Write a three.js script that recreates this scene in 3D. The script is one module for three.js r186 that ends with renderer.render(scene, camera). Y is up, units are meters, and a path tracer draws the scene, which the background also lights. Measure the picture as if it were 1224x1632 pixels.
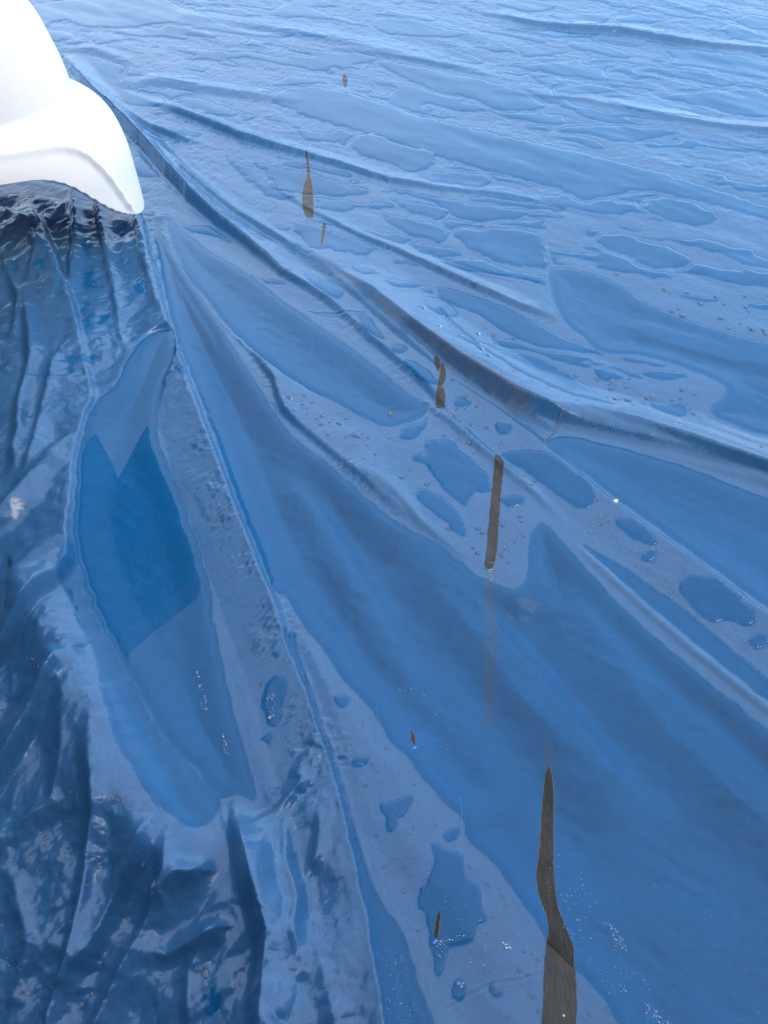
import * as THREE from 'three';
import { mergeGeometries } from 'three/addons/utils/BufferGeometryUtils.js';

// ---------------------------------------------------------------- camera, sky, sun, exposure
const scene = new THREE.Scene();
const camera = new THREE.PerspectiveCamera(61, 768 / 1024, 0.02, 200);
camera.position.set(0, 1.2, 0);                       // a phone held at chest height over the sheet
camera.rotation.x = THREE.MathUtils.degToRad(-50);

const renderer = new THREE.WebGLRenderer({ antialias: true });
renderer.setSize(768, 1024);
renderer.toneMapping = THREE.LinearToneMapping;
renderer.toneMappingExposure = 1.76;
renderer.shadowMap.enabled = true;

{ // hazy sky: pale and bright low down, bluer overhead, with a thin broken layer of cloud
  const w = 256, h = 128, data = new Float32Array(w * h * 4);
  const rand = (x, y, z) => { const v = Math.sin(x * 127.1 + y * 311.7 + z * 74.7) * 43758.5453; return v - Math.floor(v); };
  const value = (x, y, z) => {
    const i = Math.floor(x), j = Math.floor(y), k = Math.floor(z), f = (t) => t * t * (3 - 2 * t), u = f(x - i), v = f(y - j), q = f(z - k), m = (a, b, t) => a + (b - a) * t;
    const at = (a, b, c) => rand(i + a, j + b, k + c);
    return m(m(m(at(0, 0, 0), at(1, 0, 0), u), m(at(0, 1, 0), at(1, 1, 0), u), v), m(m(at(0, 0, 1), at(1, 0, 1), u), m(at(0, 1, 1), at(1, 1, 1), u), v), q);
  };
  for (let j = 0; j < h; j++) for (let i = 0; i < w; i++) {
    const e = ((j + 0.5) / h - 0.5) * Math.PI, a = ((i + 0.5) / w - 0.5) * 2 * Math.PI, s = Math.max(0, Math.sin(e)), x = Math.cos(e) * Math.cos(a), z = Math.cos(e) * Math.sin(a);
    const t = Math.min(1, Math.max(0, (s - 0.28) / 0.36)), k = t * t * (3 - 2 * t), low = [0.68, 1.04, 1.45], high = [0.62, 0.74, 0.92], cx = x / (s + 0.25), cz = z / (s + 0.25);
    const n = 0.6 * value(cx * 1.1 + 4.2, cz * 1.1 + 1.7, 0.5) + 0.27 * value(cx * 2.6, cz * 2.6 + 3, 1.5) + 0.13 * value(cx * 6, cz * 6 + 7, 2.5), c = Math.min(1, Math.max(0, (n - 0.42) / 0.26));
    for (let q = 0; q < 4; q++) data[(j * w + i) * 4 + q] = q === 3 ? 1 : e < 0 ? 0.3 : (low[q] + (high[q] - low[q]) * k) * (1 - 0.6 * c) + 1.35 * [0.97, 1, 1.05][q] * 0.6 * c;
  }
  const sky = new THREE.DataTexture(data, w, h, THREE.RGBAFormat, THREE.FloatType);
  sky.mapping = THREE.EquirectangularReflectionMapping; sky.magFilter = THREE.LinearFilter; sky.colorSpace = THREE.LinearSRGBColorSpace; sky.needsUpdate = true;
  scene.background = sky; scene.environment = sky;
}
const sun = new THREE.DirectionalLight(0xfff4e6, 1.5);
sun.position.set(2.6, 4.2, 3.0); sun.castShadow = true; sun.shadow.radius = 60;
Object.assign(sun.shadow.camera, { left: -4, right: 4, top: 4, bottom: -4, near: 0.1, far: 20 });
sun.shadow.mapSize.set(2048, 2048);
scene.add(sun, sun.target);

// ---------------------------------------------------------------- measured outlines, millimetres on the sheet (x to the right, z towards the camera)
const RIDGES = [[[[-1016,-2891,8],[-892,-2676,28],[-780,-2507,40],[-643,-2293,42],[-497,-2054,40],[-405,-1938,34],[-319,-1841,26],[-237,-1738,17],[-131,-1639,10],[-16,-1485,9],[87,-1344,9],[134,-1255,6]],12,60,0],[[[-783,-2528,3],[-682,-2443,20],[-603,-2391,20],[-527,-2355,2]],9,30,0],[[[-721,-2618,2],[-587,-2521,19],[-485,-2442,22],[-389,-2373,20],[-280,-2317,16],[-122,-2233,13],[13,-2155,11],[144,-2113,8],[274,-2086,6],[415,-2038,4],[549,-1974,2]],11,50,0],[[[-620,-2316,2],[-539,-2192,14],[-458,-2093,16],[-367,-1991,14],[-264,-1890,12],[-183,-1799,2]],14,40,2],[[[-231,-1889,2],[-105,-1740,16],[-17,-1635,30],[64,-1515,42],[164,-1392,48],[258,-1300,48],[350,-1243,44],[466,-1199,36],[580,-1160,26],[712,-1099,20],[807,-1050,20]],40,120,0],[[[398,-1266,2],[488,-1222,10],[585,-1173,15],[714,-1105,16],[810,-1055,16]],12,60,0],[[[-204,-1851,2],[-74,-1664,6],[38,-1502,9],[139,-1361,11],[233,-1258,12],[298,-1178,13],[415,-1019,14],[523,-898,15],[623,-782,16],[695,-706,17]],80,16,0,1],[[[-301,-2137,2],[-178,-2002,6],[-71,-1905,8],[33,-1825,9],[129,-1744,13],[212,-1678,13],[306,-1609,10],[392,-1559,2]],11,40,0],[[[517,-1562,3],[581,-1518,20],[652,-1479,24],[724,-1448,24],[803,-1422,20],[915,-1380,20]],36,70,1.2],[[[303,-3304,2],[507,-3173,14],[650,-3136,18],[792,-3110,20],[927,-3050,18],[1081,-2996,12],[1246,-2969,9],[1435,-2948,8]],20,70,0],[[[-168,-2982,2],[0,-2929,6],[116,-2882,8],[214,-2843,7],[365,-2757,2]],18,60,0],[[[357,-2661,1],[597,-2617,4],[750,-2541,6],[867,-2488,9],[983,-2448,10],[1092,-2426,10],[1256,-2404,10]],16,50,0],[[[-794,-2726,2],[-690,-2745,9],[-537,-2689,11],[-400,-2651,9],[-276,-2613,2]],45,60,1.2],[[[-1062,-2972,2],[-941,-2969,7],[-847,-2903,7],[-787,-2846,2]],36,40,1.2],[[[-677,-3249,2],[-408,-3153,6],[-234,-3083,7],[0,-2960,7],[137,-2906,2]],45,80,1.2],[[[-605,-1960,12],[-507,-1631,16],[-397,-1334,18],[-314,-1124,18],[-229,-916,18],[-175,-787,18],[-121,-650,19],[-63,-487,20],[-26,-363,22],[-9,-280,23],[4,-192,24],[16,-130,24]],80,13,0,1],[[[-551,-1970,6],[-454,-1721,12],[-360,-1564,5]],30,30,1.4],[[[-364,-1570,2],[-283,-1459,8],[-228,-1366,12],[-199,-1270,12],[-136,-1195,8],[-61,-1114,6],[9,-1032,4],[86,-958,3],[169,-882,1]],12,80,1.6,1],[[[309,-963,0],[373,-882,4],[439,-787,5],[510,-699,5],[580,-618,5],[647,-545,5]],14,16,1.2,1],[[[86,-1294,3],[133,-1236,7],[178,-1178,8],[222,-1121,7],[274,-1056,6],[322,-985,2]],16,20,1.6,1],[[[-155,-804,2],[-89,-658,4],[-2,-507,4],[81,-361,4],[146,-249,4],[176,-169,4]],60,70,1],[[[-63,-1187,4],[31,-970,20],[132,-825,34],[227,-672,36],[311,-533,30],[370,-435,4]],90,60,1],[[[269,-913,4],[347,-755,30],[436,-619,36],[534,-494,36],[598,-426,30]],110,60,1],[[[-236,-1222,4],[-126,-1012,22],[-55,-871,24],[27,-704,20],[82,-585,4]],60,50,1],[[[86,-669,4],[166,-494,14],[237,-365,16],[303,-256,4]],60,60,1],[[[-812,-2123,20],[-768,-1933,20],[-734,-1752,17],[-711,-1626,5]],16,34,1.6],[[[-733,-2024,17],[-662,-1802,17],[-608,-1634,14],[-573,-1513,4]],14,34,1.6],[[[-635,-2003,12],[-574,-1807,14],[-513,-1619,8]],16,20,1.6],[[[-862,-1954,20],[-784,-1801,26],[-735,-1693,26],[-686,-1578,22],[-634,-1435,16],[-594,-1320,14],[-571,-1230,13],[-548,-1080,14],[-524,-939,24],[-540,-857,36],[-569,-797,42],[-608,-733,44],[-657,-676,44]],200,12,1.4,1],[[[-687,-1464,5],[-688,-1355,26],[-673,-1177,28],[-682,-1095,8]],22,44,1.8],[[[-837,-1708,8],[-752,-1454,28],[-739,-1294,28],[-719,-1190,26],[-694,-1107,6]],26,30,1.8],[[[-581,-1202,6],[-625,-1144,22],[-659,-1076,26],[-686,-1028,26],[-724,-984,20]],40,50,1.4],[[[-977,-2016,10],[-892,-1940,14],[-829,-1822,14],[-831,-1742,6]],24,26,2],[[[-855,-2010,10],[-845,-1874,13],[-773,-1751,6]],18,22,2],[[[-907,-1799,9],[-843,-1673,12],[-825,-1547,8]],20,24,2],[[[-484,-699,14],[-498,-675,34],[-516,-644,38],[-536,-602,38],[-563,-549,38],[-591,-502,36]],70,24,1.6],[[[-605,-839,40],[-480,-655,48],[-394,-516,48],[-324,-413,46],[-256,-366,36],[-223,-351,20]],90,120,1.2],[[[-482,-631,6],[-470,-547,20],[-475,-485,22],[-509,-462,20],[-543,-441,16]],30,36,1.8],[[[-429,-568,8],[-413,-505,24],[-401,-458,34],[-402,-384,42],[-401,-338,44],[-405,-281,42],[-419,-234,36],[-424,-195,32]],26,40,1.8],[[[-310,-445,3],[-326,-408,26],[-349,-368,32],[-365,-332,30],[-380,-290,26],[-407,-257,6]],44,20,1.8],[[[-291,-431,3],[-288,-367,26],[-308,-322,32],[-327,-280,30],[-348,-233,28],[-363,-193,26]],22,46,1.8],[[[-248,-370,22],[-270,-366,26],[-289,-349,22],[-282,-327,6]],30,16,2],[[[-217,-301,22],[-248,-290,24],[-280,-280,18],[-309,-287,4]],30,18,1.8],[[[-226,-300,16],[-247,-258,16],[-237,-210,14],[-237,-172,10]],20,30,1.8],[[[-222,-500,14],[-189,-413,44],[-169,-354,54],[-147,-294,56],[-148,-239,54],[-146,-175,52]],26,75,1.6],[[[-141,-470,6],[-131,-390,15],[-114,-341,18],[-115,-304,16],[-101,-256,6]],18,24,2],[[[-92,-561,12],[-118,-492,18],[-150,-455,18],[-183,-435,4]],26,16,2],[[[-80,-459,10],[-90,-398,16],[-109,-361,5]],16,18,2],[[[-479,-241,12],[-470,-304,16],[-513,-384,10]],20,30,1.8],[[[-90,-306,6],[-75,-247,14],[-53,-187,14]],26,30,1.4]];
const CRINKLES = [[[[-599,-1963],[-522,-1687],[-413,-1343],[-326,-1115],[-241,-922],[-174,-756],[-126,-644],[-72,-486]],48,5.5,10,24],[[[-826,-2129],[-693,-1813],[-563,-1526],[-493,-1362]],75,1.8,11,28],[[[-679,-1616],[-613,-1442],[-561,-1287]],30,2.6,9,30],[[[-1025,-2895],[-744,-2475],[-509,-2097],[-322,-1852],[-206,-1711],[-71,-1526],[87,-1324],[143,-1198]],28,2.2,11,26],[[[-281,-1442],[-203,-1287],[-110,-1164],[-14,-1052],[31,-978]],20,3.0,9,26],[[[-18,-1826],[129,-1736],[266,-1628],[381,-1537]],24,2.4,10,30],[[[-298,-2311],[-122,-2219],[46,-2129],[239,-2067]],26,2.0,12,30],[[[501,-3116],[768,-3080],[1034,-2967]],50,4.0,16,50],[[[-683,-2437],[-525,-2328]],40,3.0,14,40],[[[-103,-562],[-124,-468],[-147,-425]],40,2.4,14,30],[[[-535,-645],[-560,-579],[-587,-525]],26,2,12,24],[[[-404,-594],[-348,-489],[-282,-403]],34,1.8,13,30],[[[-866,-1956],[-739,-1626],[-722,-1381],[-674,-1099]],110,1.2,13,30],[[[-586,-1148],[-615,-971],[-655,-860]],70,1.0,9,34],[[[-489,-620],[-465,-463],[-404,-339],[-362,-208]],110,0.8,12,24],[[[-259,-355],[-221,-251],[-203,-170]],80,0.8,11,22],[[[-112,-408],[-57,-291],[-39,-187]],60,1.3,11,26],[[[109,-1251],[200,-1148],[283,-1037]],16,2,9,20]];
const POOLS = [[[[-468,-1529],[-444,-1444],[-452,-1365],[-455,-1289],[-440,-1200],[-415,-1133],[-370,-1039],[-348,-980],[-318,-910],[-296,-844],[-273,-757],[-243,-656],[-209,-563],[-183,-476],[-205,-485],[-229,-478],[-262,-515],[-315,-563],[-360,-624],[-421,-711],[-485,-812],[-542,-935],[-572,-1085],[-586,-1200],[-579,-1304],[-552,-1345],[-544,-1424],[-520,-1497]],"flat",16,0.15,"deep clear pool in the hollow between the crumpled heap and the long ridge"],[[[-544,-935],[-486,-810],[-423,-709],[-362,-622],[-316,-561],[-264,-513],[-230,-475],[-239,-443],[-260,-433],[-291,-443],[-329,-478],[-360,-515],[-396,-575],[-424,-636],[-457,-711],[-517,-807],[-546,-865]],"film",0,0,"thin sheet of water on the smooth slope left of the deep pool"],[[[-572,-1947],[-506,-1816],[-434,-1678],[-357,-1538],[-299,-1420],[-244,-1317],[-204,-1239],[-159,-1180],[-96,-1114],[-37,-1045],[9,-997],[48,-963],[88,-940],[137,-888],[172,-857],[198,-844],[220,-839],[238,-852],[247,-894],[259,-949],[277,-983],[295,-971],[358,-859],[423,-762],[493,-673],[570,-587],[642,-506],[521,-144],[306,-156],[284,-199],[266,-228],[244,-259],[212,-287],[192,-321],[171,-352],[149,-388],[116,-417],[107,-451],[69,-492],[50,-517],[35,-539],[12,-563],[-11,-603],[-35,-634],[-65,-672],[-102,-728],[-135,-775],[-167,-825],[-184,-837],[-233,-951],[-302,-1125],[-372,-1308],[-451,-1507],[-515,-1714]],"flat",34,0.9,"largest pool, spread over the lower right of the tarp"],[[[-155,-752],[-145,-755],[-137,-722],[-119,-656],[-75,-543],[-45,-451],[-10,-352],[22,-306],[37,-262],[60,-199],[75,-144],[20,-144],[3,-221],[-20,-336],[-56,-478],[-113,-645],[-142,-709]],"flat",12,0.3,"narrow channel of water along the foot of the long ridge"],[[[348,-935],[419,-875],[456,-836],[494,-799],[543,-739],[594,-671],[661,-593],[649,-555],[583,-632],[513,-716],[442,-804],[374,-896]],"flat",10,0.5,"slim pool beside the thin straight ridge at the right edge"],[[[309,-1180],[356,-1200],[420,-1180],[510,-1146],[595,-1104],[698,-1039],[800,-980],[714,-722],[632,-804],[530,-921],[421,-1045],[358,-1125]],"flat",14,0.4,"blue pool in the valley under the big overhanging fold"],[[[-538,-1952],[-426,-1831],[-309,-1724],[-230,-1633],[-133,-1533],[-63,-1459],[0,-1384],[48,-1326],[88,-1278],[66,-1249],[34,-1232],[0,-1225],[-46,-1255],[-104,-1300],[-170,-1347],[-240,-1416],[-337,-1529],[-391,-1619],[-455,-1719],[-505,-1837]],"flat",14,0.4,"oblong blue pool between two folds just below the shell tip"],[[[395,-1754],[467,-1744],[540,-1697],[591,-1626],[663,-1569],[735,-1525],[824,-1482],[951,-1434],[859,-1158],[744,-1200],[698,-1226],[652,-1267],[700,-1332],[671,-1370],[591,-1422],[529,-1442],[464,-1453],[431,-1503],[403,-1547],[391,-1614],[384,-1690]],"flat",12,0.7,"wide blue pool right of the dry tongues at the right edge"],[[[127,-1685],[183,-1659],[265,-1612],[329,-1555],[378,-1512],[434,-1474],[469,-1444],[411,-1453],[345,-1465],[320,-1476],[257,-1525],[206,-1580],[149,-1619],[128,-1642]],"film",0,0,"long blue puddle hugging the crinkled fold right of centre"],[[[156,-1501],[225,-1469],[316,-1440],[376,-1394],[425,-1330],[455,-1280],[400,-1289],[341,-1323],[270,-1380],[210,-1440],[165,-1469]],"film",0,0,"blue puddle just above the big overhanging fold"],[[[224,-1150],[299,-1153],[331,-1125],[370,-1073],[383,-1039],[371,-1015],[350,-1015],[320,-1042],[279,-1088]],"film",0,0,"pointed oblong puddle on the dry band right of the brown strip"],[[[507,-855],[549,-853],[589,-805],[606,-774],[592,-761],[560,-772],[534,-772],[507,-802],[501,-821],[493,-830]],"film",0,0,"scalloped oblong puddle on the dry band at the right edge"],[[[413,-986],[438,-983],[466,-951],[476,-930],[461,-926],[431,-944],[413,-968]],"film",0,0,"small slanted puddle below the white scrap"],[[[613,-734],[612,-726],[601,-722],[588,-719],[583,-727],[583,-734],[585,-742],[597,-749],[607,-746],[615,-743]],"film",0,0,"small round puddle below the scalloped one at the right edge"],[[[470,-904],[465,-898],[458,-895],[449,-893],[444,-898],[444,-904],[447,-910],[453,-915],[461,-917],[468,-910]],"film",0,0,"little oval puddle between two slanted puddles on the right dry band"],[[[78,-1178],[97,-1187],[135,-1185],[144,-1160],[164,-1140],[193,-1096],[195,-1057],[167,-1054],[154,-1034],[150,-1021],[134,-1034],[117,-1050],[95,-1088],[77,-1123],[53,-1137],[57,-1151],[78,-1150]],"film",0,0,"angular blue puddle left of the upright brown strip"],[[[65,-1062],[90,-1054],[122,-1024],[143,-980],[143,-951],[135,-949],[109,-980],[77,-1016],[60,-1039]],"film",0,0,"crescent puddle under the angular blue puddle"],[[[30,-1197],[41,-1228],[65,-1239],[87,-1253],[76,-1214],[52,-1188]],"film",0,0,"small forked puddle at the corner of the oblong pool"],[[[258,-1034],[250,-1025],[241,-1021],[226,-1018],[219,-1024],[210,-1034],[215,-1042],[229,-1046],[243,-1048],[251,-1043]],"film",0,0,"small puddle directly right of the upright brown strip"],[[[250,-1212],[247,-1203],[236,-1196],[225,-1196],[220,-1205],[217,-1212],[217,-1223],[228,-1226],[238,-1227],[248,-1223]],"film",0,0,"small bean-shaped puddle above the upright brown strip"],[[[-190,-1731],[-163,-1724],[-118,-1690],[-94,-1651],[-105,-1623],[-138,-1651],[-176,-1695]],"film",0,0,"curved puddle left of the dark start of the big fold"],[[[-56,-1573],[-30,-1562],[-16,-1529],[0,-1482],[-27,-1501],[-48,-1533]],"film",0,0,"wedge puddle beside a fine black crease"],[[[37,-1418],[69,-1404],[101,-1365],[115,-1334],[87,-1345],[56,-1380]],"film",0,0,"slanted puddle left of the two short brown strips"],[[[50,-1453],[44,-1444],[37,-1436],[25,-1437],[18,-1444],[14,-1453],[17,-1463],[25,-1472],[37,-1468],[45,-1462]],"film",0,0,"tiny oval puddle above the slanted puddle near the brown strips"],[[[175,-1287],[170,-1278],[162,-1276],[152,-1274],[141,-1280],[140,-1287],[143,-1295],[153,-1304],[162,-1299],[170,-1294]],"film",0,0,"small puddle right of the two short brown strips"],[[[442,-1398],[485,-1384],[498,-1368],[456,-1361],[441,-1376]],"film",0,0,"left one of two small puddles on the upper dry tongue"],[[[538,-1388],[585,-1392],[629,-1380],[591,-1359],[554,-1368]],"film",0,0,"right one of two small puddles on the upper dry tongue"],[[[532,-1289],[571,-1296],[609,-1280],[595,-1253],[557,-1260]],"film",0,0,"single puddle on the lower dry tongue"],[[[-47,-3184],[0,-3227],[82,-3211],[187,-3147],[284,-3085],[225,-3060],[100,-3070],[0,-3106]],"film",0,0,"bright wedge puddle at the top edge right of the middle"],[[[112,-2986],[160,-2996],[240,-2962],[307,-2900],[318,-2863],[254,-2863],[177,-2910]],"film",0,0,"bright oval puddle above the shaded crease near the top"],[[[441,-2996],[490,-3015],[567,-2976],[599,-2952],[520,-2924],[449,-2919]],"film",0,0,"short bright puddle below the long dark fold at the top"],[[[603,-3045],[678,-3035],[762,-2981],[805,-2919],[759,-2905],[684,-2943],[609,-2986]],"film",0,0,"slanted bright puddle touching the underside of the top dark fold"],[[[392,-2850],[493,-2868],[585,-2882],[619,-2910],[633,-2872],[741,-2863],[694,-2818],[697,-2773],[769,-2743],[808,-2726],[720,-2738],[560,-2773],[449,-2822]],"film",0,0,"long arrow-shaped bright puddle"],[[[912,-2986],[1034,-2967],[1145,-2924],[1252,-2877],[1389,-2809],[1347,-2679],[1186,-2756],[1073,-2800],[986,-2845],[908,-2854],[928,-2910]],"film",0,0,"broad bright puddle at the right edge under the dark fold"],[[[812,-2850],[886,-2840],[997,-2809],[1072,-2756],[1085,-2717],[1031,-2708],[945,-2751],[857,-2795],[803,-2822]],"film",0,0,"slim bright puddle below the broad one at the right edge"],[[[515,-2675],[591,-2717],[650,-2721],[713,-2675],[659,-2658],[563,-2650]],"film",0,0,"small lens-shaped bright puddle below the arrow-shaped one"],[[[829,-2641],[945,-2670],[1045,-2687],[1141,-2679],[1183,-2576],[1099,-2506],[1006,-2537],[926,-2588]],"film",0,0,"triangular bright puddle at the right edge"],[[[678,-2625],[745,-2613],[831,-2576],[914,-2537],[938,-2506],[818,-2513],[716,-2556],[668,-2592]],"film",0,0,"slim puddle left of the triangular bright puddle"],[[[-342,-2625],[-272,-2704],[-137,-2679],[0,-2584],[195,-2467],[401,-2368],[597,-2277],[750,-2187],[864,-2107],[980,-2031],[1124,-1952],[1100,-1883],[960,-1961],[859,-2019],[773,-2064],[699,-2098],[615,-2088],[521,-2055],[470,-2098],[378,-2154],[250,-2219],[117,-2294],[0,-2371],[-130,-2456],[-262,-2548]],"film",0,0,"very long pale puddle crossing the upper half to the right edge"],[[[-24,-2886],[134,-2836],[249,-2778],[342,-2726],[431,-2650],[482,-2576],[420,-2548],[329,-2560],[277,-2613],[167,-2666],[54,-2773]],"film",0,0,"pale smooth puddle under the shaded crease at the upper middle"],[[[494,-2437],[609,-2460],[732,-2449],[837,-2419],[755,-2382],[680,-2357],[615,-2386],[548,-2411]],"film",0,0,"pale leaf-shaped puddle above the very long one"],[[[659,-2037],[724,-2064],[798,-2034],[844,-1978],[791,-1935],[732,-1952],[677,-1987]],"film",0,0,"blue oval puddle below the very long one near the right edge"],[[[515,-1880],[575,-1902],[638,-1869],[706,-1829],[729,-1787],[659,-1751],[580,-1803]],"film",0,0,"larger blue puddle below the oval one near the right edge"],[[[-3,-2101],[78,-2073],[141,-2031],[193,-1969],[280,-1964],[375,-1975],[461,-1969],[393,-1998],[300,-2022],[206,-2046],[111,-2082],[46,-2107]],"film",0,0,"slim blue puddle along the underside of the long grey fold"],[[[175,-1916],[276,-1924],[368,-1910],[389,-1829],[384,-1764],[307,-1764],[236,-1803],[192,-1855]],"film",0,0,"blocky blue puddle in the middle right, above the crinkled fold"],[[[0,-1998],[60,-1969],[137,-1938],[158,-1907],[137,-1858],[74,-1891],[16,-1938]],"film",0,0,"blue puddle with a pointed left end in the upper centre"],[[[65,-1855],[133,-1842],[190,-1821],[161,-1797],[102,-1810]],"film",0,0,"lower small puddle beneath the pointed one in the upper centre"],[[[94,-2183],[181,-2196],[272,-2177],[281,-2148],[256,-2113],[178,-2132],[129,-2145]],"film",0,0,"flat blue puddle above the long grey fold"],[[[-39,-2411],[49,-2339],[135,-2304],[125,-2223],[72,-2196],[14,-2236],[-72,-2297],[-91,-2361]],"film",0,0,"wide blue puddle under the very long pale one, upper centre"],[[[390,-3360],[488,-3401],[608,-3343],[564,-3293],[477,-3293]],"film",0,0,"bright puddle cut by the top edge"],[[[903,-3349],[986,-3321],[1083,-3265],[1159,-3205],[1092,-3211],[972,-3254]],"film",0,0,"bright slim puddle at the top right, left of the corner one"],[[[1198,-3205],[1275,-3254],[1368,-3200],[1343,-3116],[1245,-3142]],"film",0,0,"bright puddle in the top right corner"],[[[565,-3243],[693,-3276],[792,-3254],[744,-3189],[698,-3168],[617,-3200]],"film",0,0,"bright puddle above the top dark fold"],[[[792,-3179],[872,-3184],[957,-3111],[880,-3116]],"film",0,0,"slim bright puddle behind the crest of the top dark fold"],[[[328,-3116],[396,-3121],[536,-3055],[528,-3025],[433,-3065]],"film",0,0,"thin bright puddle left of the slanted one under the top fold"],[[[-1236,-3338],[-1099,-3395],[-861,-3436],[-708,-3321],[-609,-3232],[-491,-3137],[-293,-3091],[-358,-3065],[-550,-3106],[-751,-3179],[-873,-3147],[-1000,-3147],[-1108,-3200],[-1163,-3137]],"film",0,0,"large pale puddle in the top left beside the white shell"],[[[-1033,-2910],[-951,-2924],[-884,-2891],[-813,-2831],[-817,-2773],[-761,-2679],[-682,-2637],[-610,-2576],[-708,-2572],[-788,-2604],[-883,-2700],[-966,-2809]],"film",0,0,"pale puddle right behind the white shell"],[[[-620,-2604],[-587,-2637],[-507,-2596],[-425,-2525],[-460,-2509],[-536,-2533]],"film",0,0,"small pale puddle above the first dark fold"],[[[-354,-2263],[-291,-2223],[-188,-2190],[-86,-2132],[-39,-2095],[-84,-2076],[-199,-2088],[-265,-2101],[-303,-2164]],"film",0,0,"blue puddle under the grey fold left of the brown strip"],[[[13,-2064],[109,-2034],[172,-2010],[138,-1967],[76,-1995]],"film",0,0,"thin blue puddle right of the first brown strips"],[[[-222,-1952],[-159,-1938],[-80,-1883],[-18,-1837],[-48,-1810],[-124,-1826],[-185,-1842]],"film",0,0,"blue puddle crossed by the short second brown strip"],[[[-433,-2280],[-358,-2223],[-300,-2132],[-230,-2070],[-278,-2064],[-349,-2132]],"film",0,0,"slim puddle in the crease left of the brown strips"],[[[-77,-1751],[-32,-1744],[-9,-1724],[-39,-1714],[-67,-1729]],"film",0,0,"oval puddle on the upper side of the big fold"],[[[0,-1695],[55,-1699],[87,-1690],[54,-1666],[14,-1670]],"film",0,0,"flat oval puddle on the crest of the big fold"],[[[91,-1637],[125,-1642],[155,-1610],[164,-1573],[130,-1562],[98,-1591]],"film",0,0,"round-cornered puddle upper side of the big fold"],[[[65,-414],[75,-414],[85,-407],[98,-405],[106,-397],[105,-377],[110,-366],[124,-358],[128,-342],[133,-327],[131,-315],[121,-313],[118,-303],[111,-291],[101,-287],[85,-285],[77,-272],[72,-259],[67,-253],[61,-262],[63,-277],[60,-291],[59,-303],[53,-313],[51,-324],[42,-329],[44,-349],[46,-358],[56,-361],[60,-374],[67,-390]],"film",0,0,"jagged dark-rimmed puddle on the dry band at the bottom"],[[[-5,-473],[7,-474],[25,-478],[38,-480],[40,-473],[31,-460],[24,-451],[17,-448],[15,-431],[5,-429],[2,-438],[3,-451],[-5,-462]],"film",0,0,"boot-shaped puddle above the jagged one"],[[[-47,-534],[-34,-541],[-20,-536],[-22,-527],[-38,-524],[-46,-526]],"film",0,0,"small flat puddle high on the lower dry band"],[[[81,-425],[89,-434],[102,-436],[105,-430],[99,-422],[85,-420]],"film",0,0,"small oval puddle just above the jagged one"],[[[-75,-632],[-69,-639],[-53,-636],[-55,-624],[-62,-615],[-72,-622]],"film",0,0,"small triangular puddle near the top of the lower dry band"],[[[86,-238],[93,-247],[100,-245],[101,-234],[92,-226],[84,-232]],"film",0,0,"small foam-topped puddle at the bottom"],[[[130,-241],[135,-247],[137,-237],[144,-233],[142,-229],[132,-230]],"film",0,0,"small boot-shaped puddle with a white chip at the bottom"],[[[-181,-656],[-167,-671],[-155,-669],[-150,-645],[-156,-624],[-156,-603],[-162,-587],[-176,-593],[-183,-613],[-185,-639]],"film",0,0,"kidney-shaped puddle on the long ridge"],[[[-179,-571],[-171,-577],[-163,-575],[-167,-559],[-175,-563]],"film",0,0,"small puddle below the kidney-shaped one"],[[[-223,-243],[-212,-244],[-198,-235],[-200,-223],[-193,-201],[-194,-170],[-220,-171],[-223,-217]],"film",0,0,"upright puddle on the crumpled heap at the bottom edge"]];
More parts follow.
